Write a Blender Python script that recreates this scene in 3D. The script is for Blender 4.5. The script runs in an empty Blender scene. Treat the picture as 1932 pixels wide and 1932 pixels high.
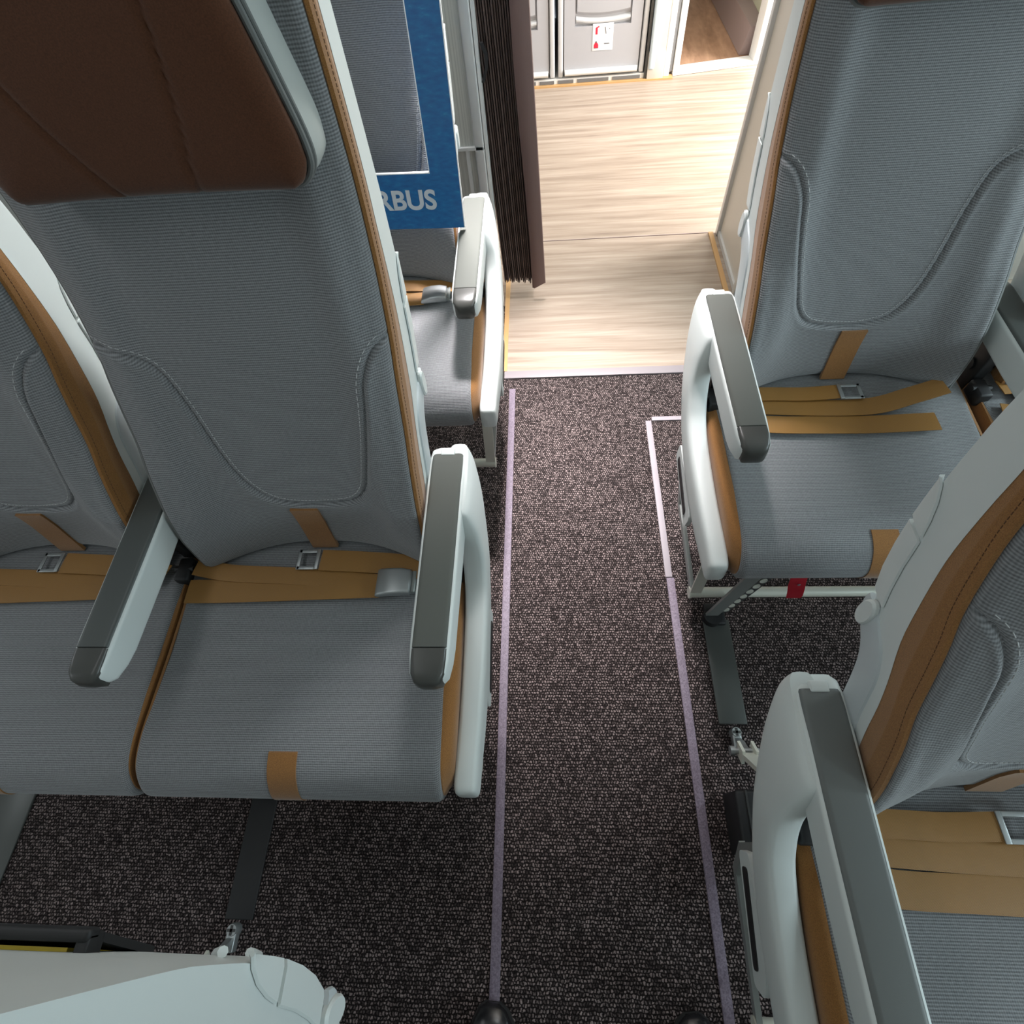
import bpy, bmesh, math, random
from mathutils import Vector, Matrix
random.seed(4)
SC = bpy.context.scene
COL = SC.collection
# ------------------------------------------------------------------ camera
CAMZ = 1.38
R = [[0.9971989511709567, 0.022431666591122973, -0.07135174922514972],
     [-0.01752208859489919, -0.8573576403230259, -0.5144228348265711],
     [-0.07271332886628462, 0.5142321430187711, -0.8545630900591867]]
cd = bpy.data.cameras.new('camera'); cam = bpy.data.objects.new('camera', cd); COL.objects.link(cam)
cd.sensor_fit = 'HORIZONTAL'; cd.sensor_width = 36; cd.lens = 1060 / 1932 * 36; cd.clip_start = 0.01
cam.matrix_world = Matrix(((R[0][0], -R[1][0], -R[2][0], 0), (R[0][1], -R[1][1], -R[2][1], 0),
                           (R[0][2], -R[1][2], -R[2][2], CAMZ), (0, 0, 0, 1)))
SC.camera = cam
# ------------------------------------------------------------------ world, lights, exposure
SC.view_settings.view_transform = 'Standard'; SC.view_settings.look = 'None'
SC.view_settings.gamma = 1; SC.view_settings.exposure = 0.0
SC.cycles.use_denoising = True
SC.cycles.max_bounces = 6; SC.cycles.diffuse_bounces = 4
SC.cycles.sample_clamp_indirect = 6
w = bpy.data.worlds.new('world'); SC.world = w; w.use_nodes = True
w.node_tree.nodes['Background'].inputs[0].default_value = (0.75, 0.86, 1, 1)
w.node_tree.nodes['Background'].inputs[1].default_value = 1.0
def area(name, loc, target, sx, sy, power, col):
    l = bpy.data.lights.new(name, 'AREA'); l.shape = 'RECTANGLE'; l.size = sx; l.size_y = sy
    l.energy = power; l.color = col
    o = bpy.data.objects.new(name, l); COL.objects.link(o); o.location = loc
    o.rotation_euler = (Vector(target) - Vector(loc)).to_track_quat('-Z', 'Y').to_euler()
    return o
area('galley_ceiling_light', (0.5, 2.65, 2.12), (0.5, 2.55, 0), 1.6, 1.2, 14, (1, .96, .92))
aisle_fill = area('added_entrance_fill', (-0.10, 1.74, 2.12), (-0.10, 1.06, 0), .3, .2, 17, (1, .95, .96)); aisle_fill.data.spread = math.radians(46)  # added narrow fill, no known fitting; brightens aisle carpet and far left seat
area('galley_doorway_daylight', (2.25, 2.75, 1.15), (0, 2.75, .35), 0.9, 1.7, 145, (1, .98, .97))
seat_fill = area('added_left_seat_fill', (0.08, 1.62, 2.12), (-0.72, 0.72, .85), .40, .40, 4.2, (.95, .99, 1)); seat_fill.data.spread = math.radians(48)  # invented fill lamp aimed at the left seats, lifts shell flank and cushion
area('cabin_ceiling_light_left', (-1.0, 0.9, 2.13), (-1.0, 0.9, 0), 0.25, 3.2, 8, (.95, .98, 1))
area('cabin_ceiling_light_right', (1.15, 0.7, 2.13), (1.15, 0.7, 0), 0.25, 3.6, 1.5, (.9, .98, 1))
for i, y in enumerate((-0.75, 0.05, 0.85, 1.4)):
    area('cabin_window_daylight_right', (1.95, y, 1.12), (0.3, y - .1, .75), 0.27, 0.40, (12, 8, 12, 13)[i], (.76, .94, 1))
for i, y in enumerate((-0.4, 0.4, 1.2)):
    area('cabin_window_daylight_left', (-2.05, y, 1.12), (-0.3, y - .1, .7), 0.27, 0.40, 1.2, (.92, .97, 1))

# ------------------------------------------------------------------ materials
def mat(name, base, rough=.5, metal=0, spec=.5):
    m = bpy.data.materials.new(name); m.use_nodes = True
    b = m.node_tree.nodes['Principled BSDF']
    b.inputs['Base Color'].default_value = (*base, 1); b.inputs['Roughness'].default_value = rough
    b.inputs['Metallic'].default_value = metal; b.inputs['Specular IOR Level'].default_value = spec
    return m
def N(m, t, **k):
    n = m.node_tree.nodes.new(t)
    for a, v in k.items(): setattr(n, a, v)
    return n
def LK(m, a, b): m.node_tree.links.new(a, b)
def bsdf(m): return m.node_tree.nodes['Principled BSDF']
def mathn(m, op, a, b=None, c=None):
    n = N(m, 'ShaderNodeMath', operation=op)
    for i, v in enumerate((a, b, c)):
        if v is None: continue
        if isinstance(v, (int, float)): n.inputs[i].default_value = v
        else: LK(m, v, n.inputs[i])
    return n.outputs[0]
def ramp(m, fac, stops):
    r = N(m, 'ShaderNodeValToRGB'); e = r.color_ramp.elements
    while len(e) > 1: e.remove(e[0])
    e[0].position = stops[0][0]; e[0].color = (*stops[0][1], 1)
    for p, c in stops[1:]:
        x = e.new(p); x.color = (*c, 1)
    LK(m, fac, r.inputs[0]); return r.outputs[0]
def add_noise_bump(m, scale, strength, dist=.001, detail=2):
    t = N(m, 'ShaderNodeTexCoord'); n = N(m, 'ShaderNodeTexNoise'); n.inputs['Scale'].default_value = scale
    n.inputs['Detail'].default_value = detail
    LK(m, t.outputs['Object'], n.inputs['Vector'])
    b = N(m, 'ShaderNodeBump'); b.inputs['Strength'].default_value = strength; b.inputs['Distance'].default_value = dist
    LK(m, n.outputs['Fac'], b.inputs['Height']); LK(m, b.outputs[0], bsdf(m).inputs['Normal'])
    return n
def fabric_mat(name, c0, c1, period=.0036, depth=.0006):
    """ribbed woven upholstery; UVs are metres along the cloth"""
    m = mat(name, c1, .92, 0, .25)
    t = N(m, 'ShaderNodeTexCoord'); s = N(m, 'ShaderNodeSeparateXYZ'); LK(m, t.outputs['UV'], s.inputs[0])
    u, v = s.outputs[0], s.outputs[1]
    rib = mathn(m, 'SINE', mathn(m, 'MULTIPLY', v, 2 * math.pi / period))
    yarn = mathn(m, 'SINE', mathn(m, 'MULTIPLY', u, 2 * math.pi / (period * .8)))
    h = mathn(m, 'ADD', mathn(m, 'MULTIPLY', rib, .36), mathn(m, 'MULTIPLY', yarn, .14))
    n = N(m, 'ShaderNodeTexNoise'); n.inputs['Scale'].default_value = 1; n.inputs['Detail'].default_value = 3
    mp = N(m, 'ShaderNodeMapping'); mp.inputs['Scale'].default_value = (160, 520, 1)
    LK(m, t.outputs['UV'], mp.inputs[0]); LK(m, mp.outputs[0], n.inputs['Vector'])
    h2 = mathn(m, 'ADD', h, mathn(m, 'MULTIPLY', mathn(m, 'SUBTRACT', n.outputs['Fac'], .5), .9))
    f = mathn(m, 'ADD', h2, .5)
    LK(m, ramp(m, f, [(0, c0), (1, c1)]), bsdf(m).inputs['Base Color'])
    b = N(m, 'ShaderNodeBump'); b.inputs['Strength'].default_value = .7; b.inputs['Distance'].default_value = depth
    LK(m, h2, b.inputs['Height']); LK(m, b.outputs[0], bsdf(m).inputs['Normal'])
    bsdf(m).inputs['Sheen Weight'].default_value = .25; bsdf(m).inputs['Sheen Roughness'].default_value = .5
    return m
M = {}
M['fabric'] = fabric_mat('grey_ribbed_fabric', (.115, .116, .120), (.28, .285, .292))
M['brown'] = mat('tan_brown_fabric', (.235, .095, .028), .85, 0, .3); M['brown'].node_tree
nn = add_noise_bump(M['brown'], 900, .35, .0006, 3)
LK(M['brown'], ramp(M['brown'], nn.outputs['Fac'], [(.3, (.19, .080, .019)), (.7, (.32, .145, .038))]), bsdf(M['brown']).inputs['Base Color'])
bsdf(M['brown']).inputs['Sheen Weight'].default_value = .3
M['headrest'] = mat('brown_suede', (.12, .048, .022), .9, 0, .25)
nn = add_noise_bump(M['headrest'], 700, .3, .0006, 3)
LK(M['headrest'], ramp(M['headrest'], nn.outputs['Fac'], [(.3, (.062, .022, .009)), (.7, (.090, .033, .014))]), bsdf(M['headrest']).inputs['Base Color'])
bsdf(M['headrest']).inputs['Sheen Weight'].default_value = .15
M['stitch'] = mat('pale_thread', (.5, .5, .5), .8)
M['stitch_brown'] = mat('dark_brown_thread', (.10, .04, .015), .8)
M['white'] = mat('white_plastic', (.62, .655, .64), .45, 0, .35)
add_noise_bump(M['white'], 1200, .12, .0002)
M['white2'] = mat('pale_grey_plastic', (.50, .54, .55), .45, 0, .4)
add_noise_bump(M['white2'], 1200, .12, .0002)
M['pad'] = mat('mid_grey_armrest', (.105, .11, .10), .75, 0, .15); add_noise_bump(M['pad'], 900, .2, .0003)
M['pad_dark'] = mat('charcoal_armrest', (.075, .082, .078), .42, 0, .45); add_noise_bump(M['pad_dark'], 900, .2, .0003)
M['pad_mid'] = mat('slate_armrest', (.13, .14, .135), .45, 0, .45); add_noise_bump(M['pad_mid'], 900, .2, .0003)
M['cap'] = mat('black_plastic_cap', (.055, .055, .05), .35, 0, .5)
M['black'] = mat('matte_black', (.012, .012, .013), .55)
M['dark'] = mat('dark_grey_metal', (.06, .06, .058), .45, .2)
M['cream'] = mat('cream_painted_metal', (.62, .62, .54), .4, .1)
M['greymetal'] = mat('grey_painted_metal', (.27, .285, .27), .4, .3)
M['steel'] = mat('brushed_steel', (.42, .44, .44), .38, .75)
M['leather'] = mat('pale_grey_leather', (.42, .44, .42), .5)
M['leather_dark'] = mat('grey_piping', (.13, .135, .13), .6)
M['red'] = mat('red_tag', (.42, .006, .02), .6)
M['shoe'] = mat('black_shoe_leather', (.012, .012, .014), .22, 0, .6)
M['sole'] = mat('black_rubber', (.02, .02, .02), .7)
# webbing
m = M['belt'] = mat('ochre_webbing', (.42, .22, .06), .45, 0, .5)
t = N(m, 'ShaderNodeTexCoord'); s = N(m, 'ShaderNodeSeparateXYZ'); LK(m, t.outputs['UV'], s.inputs[0])
tw = mathn(m, 'SINE', mathn(m, 'MULTIPLY', mathn(m, 'ADD', s.outputs[0], s.outputs[1]), 2 * math.pi / .0022))
LK(m, ramp(m, mathn(m, 'ADD', mathn(m, 'MULTIPLY', tw, .5), .5), [(0, (.20, .095, .02)), (1, (.40, .20, .05))]), bsdf(m).inputs['Base Color'])
b = N(m, 'ShaderNodeBump'); b.inputs['Strength'].default_value = .4; b.inputs['Distance'].default_value = .0003
LK(m, tw, b.inputs['Height']); LK(m, b.outputs[0], bsdf(m).inputs['Normal'])
# carpet
m = M['carpet'] = mat('woven_carpet', (.1, .08, .08), .95, 0, .15)
t = N(m, 'ShaderNodeTexCoord')
ns = N(m, 'ShaderNodeTexNoise'); ns.inputs['Scale'].default_value = 120; ns.inputs['Detail'].default_value = 2
LK(m, t.outputs['Object'], ns.inputs['Vector'])
vm = N(m, 'ShaderNodeVectorMath', operation='MULTIPLY_ADD'); LK(m, ns.outputs['Color'], vm.inputs[0])
vm.inputs[1].default_value = (.009, .0095, 0); LK(m, t.outputs['Object'], vm.inputs[2])
br = N(m, 'ShaderNodeTexBrick'); br.offset = .5; br.inputs['Scale'].default_value = 1
br.inputs['Brick Width'].default_value = .0062; br.inputs['Row Height'].default_value = .0066
br.inputs['Mortar Size'].default_value = .0021; br.inputs['Mortar Smooth'].default_value = 1; br.inputs['Bias'].default_value = -.15
br.inputs['Color1'].default_value = (1, 1, 1, 1); br.inputs['Color2'].default_value = (.25, .25, .25, 1); br.inputs['Mortar'].default_value = (0, 0, 0, 1)
LK(m, vm.outputs[0], br.inputs['Vector'])
n2 = N(m, 'ShaderNodeTexNoise'); n2.inputs['Scale'].default_value = 260; n2.inputs['Detail'].default_value = 2
LK(m, t.outputs['Object'], n2.inputs['Vector'])
sp = N(m, 'ShaderNodeSeparateColor'); LK(m, br.outputs['Color'], sp.inputs[0])
h = mathn(m, 'MULTIPLY', sp.outputs[0], mathn(m, 'ADD', mathn(m, 'MULTIPLY', n2.outputs['Fac'], 1.3), .1))
LK(m, ramp(m, h, [(0, (.007, .005, .005)), (.28, (.040, .030, .029)), (.8, (.32, .25, .24))]), bsdf(m).inputs['Base Color'])
b = N(m, 'ShaderNodeBump'); b.inputs['Strength'].default_value = .8; b.inputs['Distance'].default_value = .0025
LK(m, h, b.inputs['Height']); LK(m, b.outputs[0], bsdf(m).inputs['Normal'])
bsdf(m).inputs['Sheen Weight'].default_value = .6; bsdf(m).inputs['Sheen Roughness'].default_value = .3; bsdf(m).inputs['Sheen Tint'].default_value = (1, .84, .82, 1)
# wood-look vinyl
def wood_mat(name, c, scale=(2.2, 26, 1), seams=True):
    m = mat(name, c[1], .42, 0, .4)
    t = N(m, 'ShaderNodeTexCoord'); mp = N(m, 'ShaderNodeMapping'); mp.inputs['Scale'].default_value = scale
    LK(m, t.outputs['Object'], mp.inputs[0])
    n = N(m, 'ShaderNodeTexNoise'); n.inputs['Scale'].default_value = 1; n.inputs['Detail'].default_value = 6; n.inputs['Roughness'].default_value = .6; n.inputs['Distortion'].default_value = .4
    LK(m, mp.outputs[0], n.inputs['Vector'])
    mp2 = N(m, 'ShaderNodeMapping'); mp2.inputs['Scale'].default_value = (scale[0] * 2, scale[1] * 6, 1)
    LK(m, t.outputs['Object'], mp2.inputs[0])
    n2 = N(m, 'ShaderNodeTexNoise'); n2.inputs['Scale'].default_value = 1; n2.inputs['Detail'].default_value = 3
    LK(m, mp2.outputs[0], n2.inputs['Vector'])
    f = mathn(m, 'ADD', mathn(m, 'MULTIPLY', n.outputs['Fac'], .75), mathn(m, 'MULTIPLY', n2.outputs['Fac'], .25))
    LK(m, ramp(m, f, [(.30, c[0]), (.48, c[1]), (.66, c[2])]), bsdf(m).inputs['Base Color'])
    return m
M['wood'] = wood_mat('pale_oak_vinyl', scale=(1.8, 34, 1), c=((.22, .165, .125), (.36, .285, .222), (.47, .39, .32)))
M['wood2'] = wood_mat('brown_oak_vinyl', ((.22, .12, .07), (.36, .21, .13), (.48, .30, .19)), (18, 3, 1))
M['threshold'] = mat('mauve_grey_threshold', (.27, .24, .25), .5)
M['orange'] = mat('honey_wood_trim', (.55, .33, .14), .4)
# lilac light strip: speckled plastic
m = M['strip'] = mat('lilac_floor_strip', (.35, .30, .36), .55, 0, .3)
t = N(m, 'ShaderNodeTexCoord'); n = N(m, 'ShaderNodeTexNoise'); n.inputs['Scale'].default_value = 350; n.inputs['Detail'].default_value = 4
LK(m, t.outputs['Object'], n.inputs['Vector'])
LK(m, ramp(m, n.outputs['Fac'], [(.35, (.14, .11, .145)), (.65, (.25, .205, .255))]), bsdf(m).inputs['Base Color'])
M['wallpanel'] = mat('white_laminate', (.62, .63, .59), .4)
m = M['wallpanel']; t = N(m, 'ShaderNodeTexCoord'); mp = N(m, 'ShaderNodeMapping'); mp.inputs['Scale'].default_value = (260, 1, 1.5)
LK(m, t.outputs['Object'], mp.inputs[0]); n = N(m, 'ShaderNodeTexNoise'); n.inputs['Scale'].default_value = 1; n.inputs['Detail'].default_value = 2
LK(m, mp.outputs[0], n.inputs['Vector'])
LK(m, ramp(m, n.outputs['Fac'], [(.35, (.47, .48, .45)), (.6, (.60, .61, .57))]), bsdf(m).inputs['Base Color'])
M['frame'] = mat('pale_aluminium_frame', (.66, .67, .66), .35, .15)
M['beige'] = mat('beige_laminate', (.60, .56, .49), .4)
M['cabin'] = mat('cabin_lining', (.62, .62, .60), .7)
M['galley'] = mat('galley_white', (.75, .75, .73), .35)
M['cart'] = mat('cart_grey', (.44, .44, .46), .4, .1)
M['cart_light'] = mat('cart_light_grey', (.60, .61, .62), .35, .1)
M['cart_frame'] = mat('cart_edge', (.36, .36, .37), .3, .5)
M['vent'] = mat('vent_grey', (.16, .16, .16), .5)
M['paleblue'] = mat('pale_blue_bumper', (.60, .70, .76), .4)
M['mauve'] = mat('mauve_plinth', (.30, .23, .22), .5)
M['sage'] = mat('pale_green_wall', (.55, .56, .42), .6)
M['label'] = mat('white_label', (.85, .85, .85), .4)
M['label_red'] = mat('label_red', (.65, .02, .05), .4)
M['label_dark'] = mat('label_black', (.06, .06, .07), .4)
m = M['blue'] = mat('blue_printed_board', (.01, .1, .3), .35)
t = N(m, 'ShaderNodeTexCoord'); mp = N(m, 'ShaderNodeMapping'); mp.inputs['Rotation'].default_value = (0, math.radians(35), 0); mp.inputs['Scale'].default_value = (50, 20, 130)
LK(m, t.outputs['Object'], mp.inputs[0]); n = N(m, 'ShaderNodeTexNoise'); n.inputs['Scale'].default_value = 1; n.inputs['Detail'].default_value = 4
LK(m, mp.outputs[0], n.inputs['Vector'])
LK(m, ramp(m, n.outputs['Fac'], [(.3, (.004, .085, .25)), (.62, (.008, .13, .33)), (.8, (.03, .24, .42))]), bsdf(m).inputs['Base Color'])
M['print_white'] = mat('pale_grey_print', (.52, .56, .60), .4)
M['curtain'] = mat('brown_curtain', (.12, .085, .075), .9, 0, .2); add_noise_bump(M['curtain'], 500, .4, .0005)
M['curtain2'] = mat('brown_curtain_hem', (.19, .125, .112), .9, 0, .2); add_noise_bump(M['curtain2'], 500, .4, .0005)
M['yellow'] = mat('yellow_leaflet', (.75, .55, .05), .5)
M['pane'] = mat('window_pane', (.9, .95, 1), .1); bsdf(M['pane']).inputs['Transmission Weight'].default_value = .9

# ------------------------------------------------------------------ mesh helpers
def mk(name, verts, faces, material, parent=None, smooth=True, uvs=None, midx=None, sharp=35):
    me = bpy.data.meshes.new(name); me.from_pydata([tuple(v) for v in verts], [], faces)
    mats = material if isinstance(material, (list, tuple)) else [material]
    for x in mats: me.materials.append(x)
    if midx:
        for p, i in zip(me.polygons, midx): p.material_index = i
    if uvs is not None:
        ul = me.uv_layers.new(name='UVMap')
        for lp in me.loops: ul.data[lp.index].uv = uvs[lp.vertex_index]
    bm = bmesh.new(); bm.from_mesh(me); bmesh.ops.recalc_face_normals(bm, faces=bm.faces); bm.to_mesh(me); bm.free()
    if smooth:
        for p in me.polygons: p.use_smooth = True
        me.set_sharp_from_angle(angle=math.radians(sharp))
    o = bpy.data.objects.new(name, me); COL.objects.link(o)
    if parent: o.parent = parent
    return o
class MB:
    def __init__(s): s.v = []; s.f = []; s.m = []; s.uv = []
    def add(s, v, f, mi=0, uv=None):
        o = len(s.v); s.v += [tuple(x) for x in v]; s.f += [tuple(i + o for i in q) for q in f]; s.m += [mi] * len(f)
        s.uv += uv if uv else [(x[0], x[1]) for x in v]
        return s
    def box(s, x0, x1, y0, y1, z0, z1, mi=0, bev=0):
        if bev > 0:
            bm = bmesh.new(); bmesh.ops.create_cube(bm, size=1)
            for v in bm.verts: v.co = Vector(((x0 + x1) / 2 + v.co.x * (x1 - x0), (y0 + y1) / 2 + v.co.y * (y1 - y0), (z0 + z1) / 2 + v.co.z * (z1 - z0)))
            bmesh.ops.bevel(bm, geom=list(bm.edges), offset=bev, segments=3, profile=.5, affect='EDGES')
            bm.verts.index_update(); s.add([v.co[:] for v in bm.verts], [[v.index for v in f.verts] for f in bm.faces], mi); bm.free(); return s
        v = [(x, y, z) for z in (z0, z1) for y in (y0, y1) for x in (x0, x1)]
        return s.add(v, [(0, 1, 3, 2), (4, 6, 7, 5), (0, 4, 5, 1), (2, 3, 7, 6), (0, 2, 6, 4), (1, 5, 7, 3)], mi)
    def loft(s, rings, mi=0, caps=True, close=True, uv=None):
        n = len(rings[0]); v = [p for r in rings for p in r]; f = []
        for i in range(len(rings) - 1):
            for j in range(n if close else n - 1):
                k = (j + 1) % n; f.append((i * n + j, i * n + k, (i + 1) * n + k, (i + 1) * n + j))
        if caps: f.append(tuple(range(n))); f.append(tuple((len(rings) - 1) * n + j for j in range(n)))
        return s.add(v, f, mi, uv)
    def tube(s, pts, r, n=12, mi=0, caps=True):
        pts = [Vector(p) for p in pts]; rings = []; up = None
        for i, p in enumerate(pts):
            d = (pts[min(i + 1, len(pts) - 1)] - pts[max(i - 1, 0)]).normalized()
            if up is None: up = d.orthogonal().normalized()
            up = (up - d * up.dot(d)).normalized(); sd = d.cross(up)
            rr = r[i] if isinstance(r, (list, tuple)) else r
            rings.append([p + (up * math.cos(a) + sd * math.sin(a)) * rr for a in [2 * math.pi * k / n for k in range(n)]])
        return s.loft(rings, mi, caps)
    def bar(s, a, b, wd, th, side=(1, 0, 0), mi=0):
        """flat bar a->b, width along side, thickness across"""
        a, b = Vector(a), Vector(b); d = (b - a).normalized(); sd = Vector(side); sd = (sd - d * sd.dot(d)).normalized(); up = d.cross(sd)
        rs = [[p + sd * x * wd / 2 + up * y * th / 2 for x, y in ((-1, -1), (1, -1), (1, 1), (-1, 1))] for p in (a, b)]
        return s.loft(rs, mi)
    def build(s, name, material, parent=None, smooth=True, sharp=35, uv=False):
        return mk(name, s.v, s.f, material, parent, smooth, s.uv if uv else None, s.m if isinstance(material, (list, tuple)) else None, sharp)
def catmull(pts, n):
    """n samples per segment through pts"""
    P = [Vector(p) for p in pts]; out = []
    for i in range(len(P) - 1):
        a, b, c, d = P[max(i - 1, 0)], P[i], P[i + 1], P[min(i + 2, len(P) - 1)]
        for k in range(n):
            t = k / n
            out.append(.5 * ((2 * b) + (c - a) * t + (2 * a - 5 * b + 4 * c - d) * t * t + (3 * b - a - 3 * c + d) * t ** 3))
    out.append(P[-1]); return out
def interp(tab, z):
    if z <= tab[0][0]: return tab[0][1]
    for (a, va), (b, vb) in zip(tab, tab[1:]):
        if z <= b:
            t = (z - a) / (b - a); return va + (vb - va) * t
    return tab[-1][1]
def smoothtab(tab):
    c = catmull([(a, b, 0) for a, b in tab], 6); return [(p.x, p.y) for p in c]
def tag(o, label=None, cat=None, group=None, kind=None):
    if label: o['label'] = label
    if cat: o['category'] = cat
    if group: o['group'] = group
    if kind: o['kind'] = kind
    return o
def empty(name, loc):
    o = bpy.data.objects.new(name, None); COL.objects.link(o); o.location = loc; o.empty_display_size = .05; return o
def rrect(pts, rad, n=6):
    """rounded polygon in 2d; pts list, rad list or number"""
    out = []; L = len(pts)
    for i in range(L):
        p = Vector(pts[i]); a = Vector(pts[i - 1]); b = Vector(pts[(i + 1) % L]); r = rad[i] if isinstance(rad, (list, tuple)) else rad
        da, db = (a - p), (b - p); r = min(r, da.length * .49, db.length * .49)
        s, e = p + da.normalized() * r, p + db.normalized() * r
        for k in range(n + 1):
            t = k / n; out.append(tuple(s * (1 - t) ** 2 + p * 2 * t * (1 - t) + e * t * t))
    return out

# ------------------------------------------------------------------ setting
def plane_box(name, x0, x1, y0, y1, z0, z1, mt, bev=0):
    return tag(MB().box(x0, x1, y0, y1, z0, z1, bev=bev).build(name, mt, smooth=bev > 0), kind='structure')
plane_box('floor', -2.1, 2.0, -1.6, 1.72, -.06, 0, M['carpet'])
plane_box('floor', -2.3, 2.3, 1.72, 3.5, -.06, -.001, M['wood'])
plane_box('trim_1', -.150, .63, 1.375, 1.73, -.02, .002, M['wood'])           # wood-look strip laid through the aisle gap
plane_box('trim_2', -.155, .66, 1.349, 1.382, -.02, .006, M['threshold'], .002)
plane_box('trim_3', -.162, -.146, 1.382, 1.90, -.02, .006, M['orange'])
plane_box('trim_4', .628, .645, 1.40, 2.095, -.02, .006, M['orange'])
plane_box('trim_5', -.15, .63, 2.098, 2.1005, -.02, .0008, M['mauve'])
# lilac path strips
plane_box('trim_6', -.1365, -.1165, -1.3, 1.303, -.01, .004, M['strip'], .0015)
plane_box('trim_7', .2935, .3135, -1.3, .619, -.01, .004, M['strip'], .0015)
plane_box('trim_8', .2915, .3095, .621, 1.151, -.01, .004, mat('white_floor_strip', (.30, .265, .285), .55), .0015)
plane_box('trim_9', .3115, .86, 1.151, 1.167, -.01, .004, bpy.data.materials['white_floor_strip'], .0015)
# cabin shell
def sidewall(name, x, ys, y0, y1):
    s = 1 if x > 0 else -1; mb = MB(); a, b = sorted((x, x + s * .05))
    mb.box(a, b, y0, y1, 0, .92); mb.box(a, b, y0, y1, 1.32, 2.2)
    e = y0
    for y in ys:
        mb.box(a, b, e, y - .135, .92, 1.32); e = y + .135
    mb.box(a, b, e, y1, .92, 1.32)
    return tag(mb.build(name, M['cabin'], smooth=False), kind='structure')
sidewall('wall_left', -2.1, (-.4, .4, 1.2), -1.6, 1.72)
sidewall('wall_right', 2.0, (-.75, .05, .85, 1.4), -1.6, 1.72)
plane_box('wall_back', -2.15, 2.05, -1.66, -1.6, 0, 2.2, M['cabin'])
plane_box('ceiling', -2.3, 2.3, -1.66, 5.2, 2.2, 2.26, M['cabin'])
# partition behind the left seats
p = tag(MB().box(-2.1, -.205, 1.722, 1.75, .545, 2.2).box(-2.1, -.20, 1.728, 1.75, 0, .545).build('wall_partition', M['wallpanel'], smooth=False), kind='structure')
fr = MB().box(-.205, -.178, 1.712, 1.765, 0, 2.2, bev=.004).box(-2.1, -.178, 1.712, 1.73, .545, .553).box(-.232, -.222, 1.716, 1.73, 0, .545)
tag(fr.build('trim_10', M['frame']), kind='structure')
plane_box('trim_11', -.176, -.168, 1.722, 1.76, 0, 2.2, M['galley'])
# partition block on the right of the gap
tag(MB().box(.668, 2.05, 1.74, 2.09, 0, 2.2).build('wall_right', M['beige'], smooth=False), kind='structure')
tag(MB().box(.655, .70, 2.075, 2.10, 0, 2.2, bev=.003).box(.655, .70, 1.715, 1.74, 0, 2.2, bev=.003).box(.66, .67, 1.74, 2.08, 0, .02).build('trim_12', M['frame']), kind='structure')
# galley: left wall, back unit, lavatory doorway
plane_box('wall_galley', -2.35, -2.3, 1.75, 3.5, 0, 2.2, M['galley'])
plane_box('wall_galley', 2.3, 2.35, 3.25, 3.6, 0, 2.2, M['galley'])
plane_box('wall_galley', 2.3, 2.35, 2.05, 2.3, 0, 2.2, M['galley'])

# ------------------------------------------------------------------ seat
ye_t = smoothtab([(.42, .242), (.47, .246), (.5, .248), (.55, .254), (.60, .270), (.64, .289), (.68, .311), (.72, .337), (.77, .362), (.81, .383), (.845, .404), (.90, .427), (.95, .443), (1.04, .462), (1.15, .470), (1.30, .475)])
yb_t = smoothtab([(.42, .275), (.5, .285), (.55, .300), (.62, .335), (.66, .353), (.70, .375), (.745, .404), (.79, .424), (.86, .449), (.925, .463), (.975, .471), (1.04, .482), (1.15, .489), (1.30, .494)])
ys_t = smoothtab([(.42, .30), (.5, .325), (.55, .350), (.60, .384), (.66, .422), (.70, .453), (.742, .481), (.78, .498), (.836, .513), (.90, .524), (.95, .530), (1.0, .534), (1.15, .538), (1.30, .54)])
yr_t = smoothtab([(.42, .40), (.5, .425), (.6, .462), (.7, .490), (.8, .508), (.9, .519), (1.0, .527), (1.15, .533), (1.3, .537)])
def ye(z): return interp(ye_t, z)
def yc(z): return .27 + (z - .47) * .30
def yband(z): return interp(yb_t, z)
def yrear(z): return interp(yr_t, z)
def yshell(z): return interp(ys_t, z)
def ycorner(z): return yshell(z)
UC, UH = .255, .213
GRV = catmull([(-.01, .864, 0), (.033, .860, 0), (.065, .846, 0), (.083, .812, 0), (.09, .77, 0), (.10, .72, 0), (.115, .66, 0), (.128, .622, 0), (.155, .595, 0), (.205, .583, 0), (.26, .583, 0), (.305, .60, 0), (.335, .64, 0), (.352, .70, 0), (.363, .77, 0), (.378, .825, 0), (.403, .853, 0), (.436, .864, 0), (.49, .87, 0)], 4)
def groove_d(u, z):
    best = 9; sgn = 0
    for a, b in zip(GRV, GRV[1:]):
        if abs(a.x - u) > .06 or abs(a.y - z) > .06: continue
        ab = b - a; ap = Vector((u, z, 0)) - a; t = max(0, min(1, ap.dot(ab) / ab.length_squared)); d = (ap - ab * t)
        if d.length < best: best = d.length; sgn = 1 if (ab.x * ap.y - ab.y * ap.x) > 0 else -1
    return best, sgn
def ybase(u, z):
    t = min(1, abs(u - UC) / UH); c, e = yc(z), ye(z)
    c += max(0, .60 - z) * .17 * (1 - t * t)
    wings = -.012 * math.exp(-((t - .78) / .13) ** 2) * max(0, min(1, (z - .5) / .1))
    return c + (e - .012 - c) * t ** 3 + wings + (.012 * (1 - math.sqrt(max(0, 1 - ((t - .93) / .07) ** 2))) if t > .93 else 0)
def yfront(u, z):
    y = ybase(u, z); d, sgn = groove_d(u, z)
    if d < .05:
        y += .0045 * math.exp(-(d / .0023) ** 2) - .0014 * math.exp(-((d - .007) / .004) ** 2)
        if sgn < 0: y -= .0035 * min(1, d / .008) * max(0, 1 - max(0, d - .01) / .04)
    return y
def vlen(): pass
Z0, Z1, ZN, UN = .452, 1.275, 330, 170

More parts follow.
